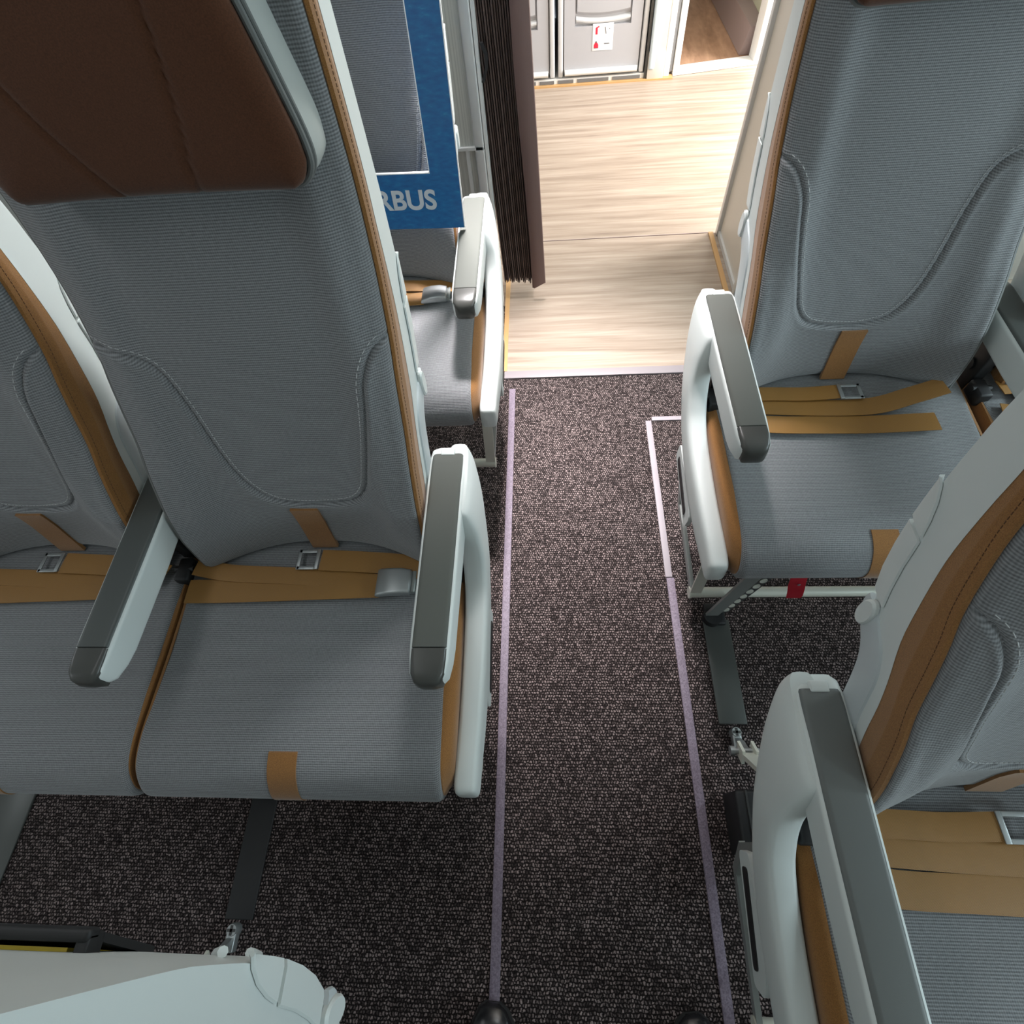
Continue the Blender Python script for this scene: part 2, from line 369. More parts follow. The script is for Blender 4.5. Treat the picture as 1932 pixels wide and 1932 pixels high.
def seat(side, x, yoff, label, group, leg_u=None, end_panel=True, dark_pad=False, belt='A', bar_len=None, hdz=0, pad=None):
    S = 1 if side == 'R' else -1
    key = side + str(dark_pad) + str(end_panel) + belt + str(leg_u)
    root = empty('airplane_seat', (x, yoff, 0)); tag(root, label, 'seat', group)
    L = lambda p: (S * p[0], p[1], p[2])
    LL = lambda mb: setattr(mb, 'v', [L(p) for p in mb.v]) or mb
    # --- backrest fabric with quilted groove
    mb = MB(); rings = []; uv = []
    us = [UC - UH + 2 * UH * .5 * (1 - math.cos(math.pi * (.12 + .76 * i / UN))) for i in range(UN + 1)]
    a0, a1 = us[0], us[-1]; us = [UC - UH + (q - a0) / (a1 - a0) * 2 * UH for q in us]
    key2 = 'back' + side
    if key2 in CACHE: bk = CACHE[key2].copy(); COL.objects.link(bk); bk.parent = root
    else:
        vv = 0; py = None
        for i in range(ZN + 1):
            z = Z0 + (Z1 - Z0) * i / ZN; rw = []; hw = 1.0
            if py is not None: vv += math.hypot(yc(z) - py[0], z - py[1])
            py = (yc(z), z)
            for u in us:
                y = yfront(u, z)
                e = z - Z0
                if e < .03: y += (.03 - math.sqrt(max(0, .03 ** 2 - (.03 - e) ** 2))) * .8
                rw.append((u, y, z)); uv.append((S * u, vv))
            yb_ = max(yband(z), yc(z) + .055)
            rw += [(UC + UH - .003, yb_, z), (UC - UH + .003, yb_, z)]; uv += [(S * (UC + UH + .03), vv), (S * (UC - UH - .03), vv)]
            rings.append(rw)
        mb.loft(rings, uv=uv)
        # stitching dashes just inside the groove
        k = 0
        for a, b2 in zip(GRV, GRV[1:]):
            d = (b2 - a); n_ = Vector((-d.y, d.x, 0)).normalized(); seg = max(1, int(d.length / .0058))
            for q in range(seg):
                p0 = a + d * (q / seg) + n_ * .0095; p1 = a + d * ((q + .62) / seg) + n_ * .0095
                if not (UC - UH + .006 < p0.x < UC + UH - .006): continue
                r_ = []
                for pp in (p0, p1):
                    yy = yfront(pp.x, pp.y) - .0004
                    r_.append([(pp.x + n_.x * e1, yy - e2, pp.y + n_.y * e1) for e1, e2 in ((-.0006, 0), (0, .0006), (.0006, 0), (0, -.0004))])
                mb.loft(r_, 1)
        LL(mb); bk = mb.build('backrest', [M['fabric'], M['stitch']], root, sharp=50, uv=True); CACHE[key2] = bk
    # brown side bands with a seam, both flanks
    for sg in (-1, 1):
        mb = MB(); rings = []
        for i in range(61):
            z = Z0 + .01 + (Z1 - Z0 - .01) * i / 60; a, b2 = ye(z) + .001, yband(z) + .003; ue = UC + sg * UH
            rings.append([(ue - sg * .004, a + .001, z), (ue + sg * .0015, a - .0035, z), (ue + sg * .0055, a - .002, z), (ue + sg * .007, a + .004, z),
                          (ue + sg * .0072, (a + b2) / 2 - .002, z), (ue + sg * .0078, (a + b2) / 2, z), (ue + sg * .0076, (a + b2) / 2 + .002, z), (ue + sg * .007, b2, z), (ue - sg * .004, b2, z)])
        mb.loft(rings)
        for i in range(150):
            z = Z0 + .03 + i * .0052; rr = []
            if z > Z1 - .01: break
            for zz in (z, z + .0034):
                yy = ye(zz) + .0065; u_ = UC + sg * (UH + .0072)
                rr.append([(u_, yy - .0006, zz), (u_ + sg * .0006, yy, zz), (u_, yy + .0006, zz)])
            mb.loft(rr, 1)
        LL(mb).build('side_band', [M['brown'], M['stitch_brown']] if sg < 0 else [M['leather_dark'], M['leather_dark']], bk)
    # lumbar strap
    mb = MB(); rings = []
    for i in range(13):
        z = .455 + (.573 - .455) * i / 12; uu = .272 - .018 * i / 12 if False else .252
        y_ = yfront(uu, z) - .0012
        rings.append([(uu - .0245, y_ - .0028, z), (uu + .0245, y_ - .0028, z), (uu + .0245, y_ + .004, z), (uu - .0245, y_ + .004, z)])
    LL(mb.loft(rings)).build('lumbar_strap', M['brown'], bk)
    # --- white shell
    mb = MB(); rings = []
    for i in range(49):
        z = .50 + (1.285 - .50) * i / 48; yb_, ys_ = yband(z), yshell(z); r_ = []
        ue = UH + .0075
        r_.append((UC - ue, yb_ + .002, z)); r_.append((UC - ue, yb_ + (ycorner(z) - yb_) * .5, z))
        for k in range(21):
            t = -1 + 2 * k / 20; r_.append((UC + t * ue, ycorner(z) + (yrear(z) - ycorner(z)) * (1 - abs(t) ** 3.2) - .006 * abs(t) ** 20, z))
        r_.append((UC + ue, yb_ + (ycorner(z) - yb_) * .5, z)); r_.append((UC + ue, yb_ + .002, z)); yi_ = max(yb_ + .004, yc(z) + .06); r_.append((UC + ue - .004, yi_, z)); r_.append((UC - ue + .004, yi_, z))
        rings.append(r_)
    mb.loft(rings)
    sh = LL(mb).build('back_shell', M['white'], root, sharp=60)
    # seam ridges and the lower corner cover on each flank of the shell
    for sg in (-1, 1):
        ue = UC + sg * (UH + .0085)
        mb = MB()
        for tab in ([(.450, .738), (.462, .765), (.474, .80), (.4835, .8365)], [(.486, .843), (.493, .862), (.503, .882), (.514, .896), (.521, .900)]):
            mb.loft([[(ue, ya, z), (ue + sg * .0020, ya + .0015, z), (ue + sg * .0022, max(ya + .003, yshell(z) - .006), z), (ue + sg * .001, max(ya + .004, yshell(z) - .0008), z), (ue - sg * .004, max(ya + .004, yshell(z) - .0008), z)] for ya, z in tab])
        LL(mb).build('corner_cover', M['white'], sh)
        # recline bracket: curved pale-grey arm from pivot disc to armrest
        path = [(.464, .728, .012), (.458, .712, .018), (.442, .700, .020), (.420, .688, .022), (.402, .668, .022), (.388, .640, .021), (.374, .608, .021), (.358, .575, .023), (.338, .545, .024), (.31, .52, .02)]
        c = catmull([(a, b2, r_) for a, b2, r_ in path], 4); rings = []
        for i, q in enumerate(c):
            n0, n1 = c[max(i - 1, 0)], c[min(i + 1, len(c) - 1)]; d = Vector((n1.x - n0.x, n1.y - n0.y)).normalized(); nr = Vector((-d.y, d.x)); h_ = q.z
            uc_ = ue - sg * .001
            rings.append([(uc_ + sg * .0045 * math.copysign(abs(math.cos(t)) ** .6, math.cos(t)), q.x + nr.x * h_ * math.sin(t), q.y + nr.y * h_ * math.sin(t)) for t in [2 * math.pi * k / 16 for k in range(16)]])
        br_ = LL(MB().loft(rings)).build('recline_bracket', M['white2'], sh)
        mb = MB(); rings = []
        for dr, du in ((1, .0), (1, .004), (.86, .0065), (.8, .0065)):
            rings.append([(ue + sg * (.0005 + du), .457 + .0125 * dr * math.cos(t), .708 + .026 * dr * math.sin(t)) for t in [2 * math.pi * k / 28 for k in range(28)]])
        LL(mb.loft(rings)).build('pivot_cap', M['white'], br_)
    # literature holder low on the rear of the shell
    ax, bx_ = UC - .092, UC + .092
    mb = MB().box(ax, bx_, .524, .533, .878, .892, bev=.003).box(ax, ax + .010, .50, .530, .872, .890, bev=.002).box(bx_ - .010, bx_, .50, .530, .872, .890, bev=.002)
    mb.loft([[(u_, .526, .885), (u_, .532, .885), (u_, .512, .80), (u_, .506, .80)] for u_ in (ax + .002, bx_ - .002)])
    lh = LL(mb).build('literature_pocket', M['black'], sh)
    LL(MB().loft([[(u_, .517, .882), (u_, .520, .882), (u_, .509, .81), (u_, .506, .81)] for u_ in (ax + .02, bx_ - .016)])).build('leaflet', M['yellow'], lh)
    for cv in (((.165, .68), (.12, .78), (.075, .86), (.05, .91)), ((.12, .70), (.095, .75), (.072, .80), (.06, .845))):
        q_ = catmull([(a, b2, 0) for a, b2 in cv], 5)
        def ry(u_, z_):
            t_ = abs(u_ - UC) / (UH + .0075); m_ = ycorner(z_); return m_ - .006 * t_ ** 20 + (yrear(z_) - m_) * (1 - t_ ** 3.2)
        LL(MB().tube([(p_.x, ry(p_.x, p_.y) + .0022, p_.y) for p_ in q_], .0036, 8)).build('seam_ridge', M['white'], sh)
    # --- headrest
    def hr(du, dz0, dz1, y, n=10):
        pts = [(.060 - du, 1.068 - dz0), (.450 + du, 1.068 - dz0), (.415 + du * 2.2, 1.300 + dz1), (.095 - du * 2.2, 1.300 + dz1)]
        o_ = rrect(pts, [.035, .035, .06, .06], n)
        return [(q[0], y + (q[1] - 1.068) * .16 - .022 * (abs(q[0] - .255) / .2) ** 2, q[1]) for q in o_]
    def shrink(ring, f, dy):
        cx = .255; cz = 1.185
        return [(cx + (q[0] - cx) * f, q[1] + dy + .022 * (abs(q[0] - .255) / .2) ** 2 - .022 * (abs(cx + (q[0] - cx) * f - .255) / .2) ** 2 + ((cz + (q[2] - cz) * f) - q[2]) * .16, cz + (q[2] - cz) * f) for q in ring]
    HT = [(1.068, .092, .362), (1.0695, .080, .376), (1.073, .072, .384), (1.080, .0650, .3910), (1.092, .0605, .3945), (1.115, .062, .393), (1.16, .072, .386), (1.22, .087, .374), (1.26, .100, .361), (1.28, .110, .351), (1.292, .125, .338), (1.299, .150, .32), (1.300, .17, .30)]
    def hrow(z_, y_, sc=1.0, du=0):
        l_ = interp([(a, b2) for a, b2, c_ in HT], z_) - du; r_ = interp([(a, c_) for a, b2, c_ in HT], z_) + du; return l_, r_
    mb = MB(); rings = []
    zs = [1.068, 1.069, 1.071, 1.074, 1.078, 1.083] + [1.089 + (1.27 - 1.089) * k / 44 for k in range(45)] + [1.276, 1.282, 1.288, 1.293, 1.297, 1.300]
    for z_ in zs:
        l_, r_ = hrow(z_, 0); row = []; NX = 90
        dz_ = min(z_ - 1.068, 1.300 - z_)
        for k in range(NX + 1):
            f_ = .5 - .5 * math.cos(math.pi * k / NX); u_ = l_ + (r_ - l_) * (f_ * .6 + .4 * k / NX)
            d_ = max(0, min(dz_, u_ - l_, r_ - u_)); dome = -.013 * (1 - math.exp(-d_ / .007)) - .006 * (1 - math.exp(-d_ / .05))
            s1 = abs(u_ - (.158 + (1.22 - z_) * .17 - 1.2 * max(0, z_ - 1.1) * max(0, 1.22 - z_))); s2 = abs(u_ - (.335 - (1.22 - z_) * .45 + 1.5 * max(0, z_ - 1.09) * max(0, 1.22 - z_)))
            sm = .0042 * (math.exp(-(s1 / .0024) ** 2) + math.exp(-(s2 / .0024) ** 2))
            row.append((u_, .392 + (z_ - 1.068) * .16 - .010 * (abs(u_ - .227) / .2) ** 2 + dome + sm, z_))
        row += [(r_ - .002, row[-1][1] + .012, z_), (l_ + .002, row[0][1] + .012, z_)]
        rings.append(row)
    mb.loft(rings)
    hd = LL(mb).build('headrest', M['headrest'], root, sharp=75)
    def hr(du, dz0, dz1, y, n=10):
        left = [(b2 - du, a - (dz0 if a < 1.2 else -dz1)) for a, b2, c_ in HT]; right = [(c_ + du, a - (dz0 if a < 1.2 else -dz1)) for a, b2, c_ in HT]
        lp = left + right[::-1]; lp = [(q.x, q.y) for q in catmull([(a, b2, 0) for a, b2 in lp] + [(lp[0][0], lp[0][1], 0)], 4)][:-1]
        return [(q[0], y - .008 + (q[1] - 1.068) * .16 - .010 * (abs(q[0] - .227) / .2) ** 2, q[1]) for q in lp]
    mb = MB(); rings = [hr(.001, .0, .0, .410), hr(.004, .001, .002, .418), hr(.008, .002, .004, .436), hr(.009, .001, .004, .452), hr(.003, -.004, 0, .470)]
    LL(mb.loft(rings)).build('side_gusset', M['leather'], hd)
    pl1 = hr(.002, .001, .001, .409); LL(MB().tube(pl1 + [pl1[0]], .0035, 8)).build('piping', M['leather_dark'], hd)
    pl1 = hr(.004, .001, .002, .416); LL(MB().tube(pl1 + [pl1[0]], .0028, 8)).build('piping', M['leather_dark'], hd)
    hd.location.z = hdz
    # --- cushion
    prof = catmull([(.335, .452, 0), (.25, .452, 0), (.10, .447, 0), (0, .447, 0), (-.06, .446, 0), (-.105, .434, 0), (-.132, .405, 0), (-.137, .378, 0), (-.125, .350, 0), (-.10, .335, 0)], 7)
    pl = [0]
    for a, b2 in zip(prof, prof[1:]): pl.append(pl[-1] + (b2 - a).length)
    CU0, CU1 = .000, .502; rings = []; uv = []; mb = MB(); NU = 60
    def crown(u): t = (u - .2535) / .2535; return -.010 * (1 - t * t)
    usx = [0, .0015, .004, .008, .013, .02] + [.02 + (.464) * k / 44 for k in range(1, 45)] + [.490, .494, .498, .5005, .502]
    for u in usx:
        e = min(u - CU0, CU1 - u); ins = (.012 - math.sqrt(max(0, .012 ** 2 - (.012 - min(e, .012)) ** 2)))
        rw = []
        for i, q in enumerate(prof):
            t_ = prof[min(i + 1, len(prof) - 1)] - prof[max(i - 1, 0)]; nr = Vector((t_.y, -t_.x)).normalized()  # inward
            # profile runs back->front so inward is down/back
            nr = Vector((-t_.y, t_.x)).normalized()
            if nr.y > 0: pass
            inw = Vector((.09, .40)) - Vector((q.x, q.y)); inw.normalize()
            soft = .010 * math.exp(-((q.x - .10) / .12) ** 2) * (1 - (abs(u - .2535) / .2535) ** 2)
            rw.append((u, q.x + inw.x * ins, q.y + inw.y * ins - soft)); uv.append((S * u, pl[i]))
        rw += [(u, .05, .335), (u, .20, .34), (u, .335, .36)]; uv += [(S * u, .75), (S * u, .9), (S * u, 1)]
        rings.append(rw)
    mb.loft(rings, uv=uv)
    cu = LL(mb).build('seat_cushion', M['fabric'], root, sharp=60, uv=True)
    for sg in (0, 1):   # brown gusset on each flank
        cy, cz = .09, .395; mb = MB(); rgs = []
        for f, du in (((.965, .004), (.955, -.001), (.93, -.004), (.86, -.0115), (.70, -.017), (.4, -.0185)) if sg == 0 and end_panel else ((.965, .004), (.955, -.001), (.86, -.003), (.5, -.0035))):
            rg = []
            for q in list(prof) + [Vector((.05, .335, 0)), Vector((.20, .34, 0)), Vector((.335, .36, 0))]:
                fy = f if f > .9 else .9 + (f - .9) * .35
                rg.append((du if sg == 0 else .502 - du, cy + (q.x - cy) * fy, cz + (q.y - cz) * f))
            rgs.append(rg)
        mb.loft(rgs); LL(mb).build('side_gusset', M['brown'], cu)
    mb = MB(); rings = []
    for q_i, q in enumerate(prof):
        if q.x > -.068: continue
        t_ = prof[min(q_i + 1, len(prof) - 1)] - prof[max(q_i - 1, 0)]; out = Vector((t_.y, -t_.x)).normalized()
        out = (Vector((q.x, q.y)) - Vector((.0, .36))).normalized()
        b0 = Vector((q.x, q.y)) - out * .004; b1 = Vector((q.x, q.y)) + out * .0016
        rings.append([(.231, b0.x, b0.y), (.231, b1.x, b1.y), (.278, b1.x, b1.y), (.278, b0.x, b0.y)])
    LL(mb.loft(rings)).build('front_strap', M['brown'], cu)
    # --- armrest on the aisle side
    def armsec(y, hw, z0, z1, r):
        pts = rrect([(-hw, z0), (hw, z0), (hw, z1), (-hw, z1)], r, 4); return [(a, y, b2) for a, b2 in pts]
    secs = [(-.002, .016, .572, .590, .008), (.003, .022, .560, .596, .011), (.012, .0265, .552, .5975, .010), (.035, .029, .546, .598, .008), (.06, .030, .543, .5985, .007), (.2, .031, .541, .599, .007), (.33, .032, .545, .600, .007), (.385, .033, .548, .599, .010), (.405, .031, .552, .596, .012), (.414, .026, .560, .588, .012)]
    arm = LL(MB().loft([armsec(*q) for q in secs])).build('armrest', M['white'], root)
    pd = M[pad] if pad else (M['pad_dark'] if dark_pad else M['pad'])
    secs = [(.046, .0245, .575, .6005, .006), (.047, .0258, .575, .602, .007), (.2, .0268, .575, .603, .007), (.37, .0275, .575, .6035, .007), (.388, .0275, .575, .602, .008), (.392, .0265, .578, .600, .008)]
    LL(MB().loft([armsec(*q) for q in secs])).build('armrest_pad', pd, arm)
    LL(MB().box(-.012, .012, .387, .402, .575, .6035, bev=.002)).build('hinge_tab', M['white'], arm)
    secs = [(-.006, .012, .570, .588, .008), (-.001, .020, .558, .596, .010), (.010, .0245, .560, .6005, .009), (.030, .0256, .568, .602, .007), (.0448, .0256, .575, .602, .006)]
    LL(MB().loft([armsec(*q) for q in secs])).build('end_cap', M['cap'], arm)
    # arm pivot hardware
    LL(MB().tube([(-.025 if end_panel else -.008, .30, .475), (.05, .30, .475)], .013).box(-.004, .02, .27, .33, .40, .56, bev=.004)).build('armrest_bracket', M['black'], arm)
    if end_panel:
        prs = [((.415, .597), (.275, .597), -.018, .018), ((.408, .57), (.268, .59), -.024, .021), ((.375, .525), (.258, .563), -.032, .022), ((.33, .475), (.247, .53), -.037, .022), ((.287, .435), (.233, .500), -.040, .022),
               ((.24, .400), (.212, .473), -.041, .0215), ((.19, .372), (.18, .448), -.041, .0215), ((.10, .346), (.11, .428), -.040, .0215), ((.0, .334), (0, .416), -.038, .021), ((-.07, .334), (-.07, .410), -.035, .0205), ((-.112, .336), (-.108, .404), -.034, .020), ((-.124, .340), (-.122, .400), -.034, .018), ((-.128, .348), (-.127, .394), -.034, .014)]
        c0 = catmull([(a[0], a[1], u_) for a, b2, u_, t_ in prs], 5); c1 = catmull([(b2[0], b2[1], t_) for a, b2, u_, t_ in prs], 5); rings = []
        for a, b2 in zip(c0, c1):
            mid = Vector(((a.x + b2.x) / 2, (a.y + b2.y) / 2)); hv = Vector((a.x - b2.x, a.y - b2.y)) / 2; uc_, th = a.z, b2.z; rr = []
            for k in range(28):
                t = 2 * math.pi * k / 28; cs, sn = math.cos(t), math.sin(t)
                cs = math.copysign(abs(cs) ** .42, cs); sn = math.copysign(abs(sn) ** .55, sn)
                rr.append((uc_ + th * cs, mid.x + hv.x * sn, mid.y + hv.y * sn))
            rings.append(rr)
        ep = LL(MB().loft(rings)).build('end_panel', M['white'], root, sharp=60)
        # lower rail with dark slot beside the panel
        def rr_(yz, u0, u1): return [[(u0, a, b2) for a, b2 in yz], [(u1, a, b2) for a, b2 in yz]]
        outl = rrect([(.205, .350), (.210, .300), (.035, .268), (.025, .315), (.06, .34)], .012, 4)
        LL(MB().loft(rr_(outl, -.056, -.046))).build('slot_cover', M['white'], ep)
        outl = rrect([(.185, .332), (.188, .308), (.055, .283), (.055, .305)], .008, 4)
        LL(MB().loft(rr_(outl, -.0575, -.0555))).build('slot', M['black'], ep)
        # baggage bar
        bl = .513 if side == 'L' else .530
        bb = LL(MB().tube([(-.019, -.046, .09), (bl, -.046, .09)], .0125, 18).tube([(-.022, -.046, .09), (-.018, -.046, .09)], .0145, 18)).build('baggage_bar', M['cream'], root)
        LL(MB().bar((-.014, -.04, .095), (-.020, .180, .135), .010, .018, (1, 0, 0)).bar((-.020, .176, .130), (-.026, .215, .22), .010, .018, (1, 0, 0)).bar((-.026, .213, .215), (-.03, .212, .34), .010, .016)).build('side_rail', M['greymetal'], bb)
        LL(MB().bar((-.008, -.05, .10), (-.020, -.058, .34), .026, .005, (1, 0, 0))).build('bar_hanger', M['cream'], bb)
    if not end_panel:
        LL(MB().tube([(.002, -.046, .09), (.51, -.046, .09)], .0125, 18)).build('baggage_bar', M['cream'], root)
    if leg_u is not None:
        u = leg_u
        mb = MB().bar((u - .022, -.072, .015), (u - .022, -.125, .34), .004, .045, (1, 0, 0), 0)
        # channel web with lightening holes
        a, b2 = Vector((u - .020, -.066, .02)), Vector((u - .02, -.12, .34))
        lg = LL(MB().bar((u - .013, -.078, .02), (u - .006, -.115, .335), .030, .006, (1, 0, 0))).build('front_leg', M['greymetal'], root)
        wo = 1 if side == 'R' else -1
        lp = LL(MB().bar((u + wo * .012, -.070, .02), (u + wo * .032, -.105, .335), .034, .004, (1, .1, 0))).build('leg_web', M['dark'], lg)
        for k in range(7):
            f = .12 + .72 * k / 6; cpt = Vector((u + wo * .012, -.0735, .02)).lerp(Vector((u + wo * .032, -.1085, .335)), f)
            rr = [[(cpt.x + .0075 * math.cos(t), cpt.y + dy, cpt.z + .010 * math.sin(t)) for t in [2 * math.pi * q / 16 for q in range(16)]] for dy in (0, -.0015)]
            LL(MB().loft(rr)).build('lightening_hole', M['cream'], lp)
        LL(MB().tube([(u - .01, -.082, .0), (u - .01, -.082, .028)], .022, 20).box(u - .026, u + .022, -.10, -.045, 0, .018, bev=.004)).build('floor_stud', M['black'], lg)
        # rear fitting: stud, link, forked strut
        rl = LL(MB().bar((u, .382, .075), (u, .28, .30), .030, .010, (1, 0, 0)).bar((u - .014, .40, .06), (u - .014, .375, .085), .006, .03).bar((u + .014, .40, .06), (u + .014, .375, .085), .006, .03)).build('rear_strut', M['cream'], root)
        LL(MB().tube([(u - .030, .392, .066), (u + .026, .392, .066)], .006).tube([(u - .034, .392, .066), (u - .024, .392, .066)], .0095)).build('bolt', M['steel'], rl)
        LL(MB().bar((u, .412, .040), (u, .392, .066), .011, .010)).build('link', M['steel'], rl)
        st = LL(MB().tube([(u, .437, .0), (u, .437, .016), (u, .437, .022)], [.012, .012, .010], 18).box(u - .010, u + .010, .400, .437, .0, .02, bev=.003).bar((u, .42, .02), (u, .408, .045), .012, .010)).build('track_stud', M['steel'], rl)
        LL(MB().box(u - .0085, u + .0085, .4345, .4395, .021, .0235).box(u - .0025, u + .0025, .4285, .4455, .021, .0235)).build('lock_mark', M['dark'], rl)
        LL(MB().box(u - .022, u + .022, -.05, .40, .30, .335, bev=.005)).build('spreader', M['dark'], root)
    # --- seat belt
    def ribbon(pts, wd, mb=None, th=.0016):
        mb = mb or MB(); c = catmull([(a, b2, z) for a, b2, z in pts], 8); rings = []; uv = []; s_ = 0; rg = []
        for i, q in enumerate(c):
            n0, n1 = c[max(i - 1, 0)], c[min(i + 1, len(c) - 1)]; d = (n1 - n0).normalized(); sd = Vector((-d.y, d.x, 0)).normalized(); up = d.cross(sd); up = up if up.z > 0 else -up
            if i: s_ += (q - c[i - 1]).length
            rg.append([q + sd * wd / 2 - up * 0, q + sd * wd / 2 + up * th, q + sd * wd / 4 + up * th * 1.3, q - sd * wd / 4 + up * th * 1.3, q - sd * wd / 2 + up * th, q - sd * wd / 2])
            uv += [(s_, wd / 2), (s_, wd / 2), (s_, wd / 4), (s_, -wd / 4), (s_, -wd / 2), (s_, -wd / 2)]
        mb.loft(rg, uv=uv); return mb
    def zc(u, y):
        soft = .010 * math.exp(-((y - .10) / .12) ** 2) * (1 - (abs(u - .2535) / .2535) ** 2)
        return .4535 - soft + max(0, (y - .1)) * .01
    def rp(pts, w_, lift=0, nm='strap', par=None):
        q = [(a, b2, zc(a, b2) + lift + (c_[0] if c_ else 0)) for a, b2, *c_ in pts]
        return LL(ribbon(q, w_)).build(nm, M['belt'], par or belt_root, uv=True)
    bt = {}
    if belt in ('A', 'B'):
        belt_root = None
        lo = LL(ribbon([(a, b2, zc(a, b2) + .004) for a, b2 in ((.496, .196), (.40, .198), (.28, .202), (.135, .206))], .046)).build('seat_belt', M['belt'], root, uv=True)
        belt_root = lo
        rp([(.490, .243, .010), (.42, .232, .004), (.29, .226, .002), (.15, .214, 0)], .034, .0015, 'upper_strap')
        rp([(.030, .225, .012), (.09, .243, .006), (.165, .252, .003), (.253, .256, .006)], .042, .002, 'tongue_strap')
        # tongue
        mb = MB().box(.255, .262, .236, .277, .463, .466, bev=.001).box(.262, .296, .236, .243, .462, .465, bev=.001).box(.262, .296, .270, .277, .462, .465, bev=.001).box(.290, .297, .236, .277, .462, .465, bev=.001)
        LL(mb).build('tongue', M['steel'], lo)
        # lift-lever buckle
        z = zc(.1, .21) + .004; rings = []
        for u_, h_, w_ in ((.074, .010, .019), (.078, .016, .023), (.095, .019, .0245), (.115, .017, .0255), (.135, .012, .0265), (.140, .007, .0255)):
            rings.append([(u_, .209 + a, z + b2) for a, b2 in rrect([(-w_, 0), (w_, 0), (w_, h_), (-w_, h_)], .005, 4)])
        bu = LL(MB().loft(rings)).build('buckle', M['steel'], lo)
        LL(MB().tube([(.071, .189, z + .008), (.071, .229, z + .008)], .0045, 12)).build('buckle_hinge', M['greymetal'], bu)
    else:
        lo = LL(ribbon([(a, b2, zc(a, b2) + .004) for a, b2 in ((.020, .180), (.10, .168), (.198, .165), (.30, .163), (.424, .164))], .044)).build('seat_belt', M['belt'], root, uv=True)
        belt_root = lo
        rp([(.450, .236, .024), (.39, .224, .012), (.31, .207, .004), (.20, .208, .002), (.06, .215, .004)], .042, .0015, 'upper_strap')
        rp([(.030, .235, .010), (.10, .243, .005), (.18, .241, .004), (.252, .243, .006)], .036, .0035, 'tongue_strap')
        mb = MB().box(.250, .258, .222, .262, .463, .466, bev=.001).box(.258, .296, .222, .229, .462, .465, bev=.001).box(.258, .296, .255, .262, .462, .465, bev=.001).box(.289, .297, .222, .262, .462, .465, bev=.001)
        LL(mb).build('tongue', M['steel'], lo)
    for ua in (.0,):
        LL(MB().box(ua - .014, ua + .014, .215, .262, .435, .468, bev=.005).tube([(ua - .018, .24, .462), (ua + .018, .24, .462)], .006)).build('anchor', M['black'], lo)
    return root
CACHE = {}
XL, XR = -.181, .345
seat('L', XL, .199, 'aisle seat with brown headrest beside the left floor strip, silver buckle lying open on it', None, leg_u=.479, bar_len=.9)
seat('L', XL - .513, .199, 'seat cut off by the left edge, next to the big brown-headrest aisle seat', None, dark_pad=True, end_panel=False)
seat('L', XL, .988, 'seat behind the blue photo frame board, in front of the pale partition', None, leg_u=.479, belt='B', bar_len=.9)
seat('L', XL, -.590, 'seat seen from behind at the lower left corner, only its white back shell in view', None, leg_u=.479)
seat('R', XR, .587, 'aisle seat right of the aisle by the wood floor, red tag hanging under it', None, leg_u=.055, belt='C', hdz=-.016)
seat('R', XR + .530, .587, 'seat at the right edge, beyond the charcoal armrest of the red-tag seat', None, dark_pad=True, end_panel=False, belt='C')
seat('R', XR, -.202, 'nearest seat at the lower right with large white back shell and long armrest', None, leg_u=.055, belt='C', pad='pad_mid')

# ------------------------------------------------------------------ things on the floor
def cover(x0, x1, y0, y1, mt, label):
    o = MB().box(x0, x1, y0, y1, 0, .006, bev=.002).build('track_cover', mt); return tag(o, label, 'floor cover')
cover(.369, .432, .2545, .503, M['greymetal'] if False else mat('dark_track_cover', (.085, .09, .085), .35, .3), 'dark grey seat track cover on the carpet right of the aisle')
dk = bpy.data.materials['dark_track_cover']
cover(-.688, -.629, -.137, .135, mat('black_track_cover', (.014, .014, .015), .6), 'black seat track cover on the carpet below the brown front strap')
cover(-1.303, -1.211, -.25, .135, dk, 'grey seat track cover cut off by the left edge')
MBb = MB().box(.352, .412, .0, .112, 0, .10, bev=.006)
o = MBb.build('seat_power_box', M['black']); tag(o, 'black box on the carpet under the nearest right seat', 'box')
o2 = MB().box(.372, .376, .0, .112, .098, .102).build('lid_seam', M['dark'], o)
# red tag
rings = []
for i, (x, y, z, tw) in enumerate([(.470, .462, .368, 0), (.471, .458, .345, .003), (.474, .452, .32, .006), (.480, .450, .295, .004), (.486, .452, .268, 0)]):
    rings.append([(x - .014, y + tw, z), (x + .014, y - tw, z), (x + .014, y - tw + .0012, z), (x - .014, y + tw + .0012, z)])
o = MB().loft(rings).build('ribbon_tag', M['red']); tag(o, 'small red fabric tag hanging from the seat cushion over the cream bar', 'tag')
MB().tube([(.474, .4515, .335), (.474, .4530, .335)], .003, 10).build('eyelet', M['steel'], o)
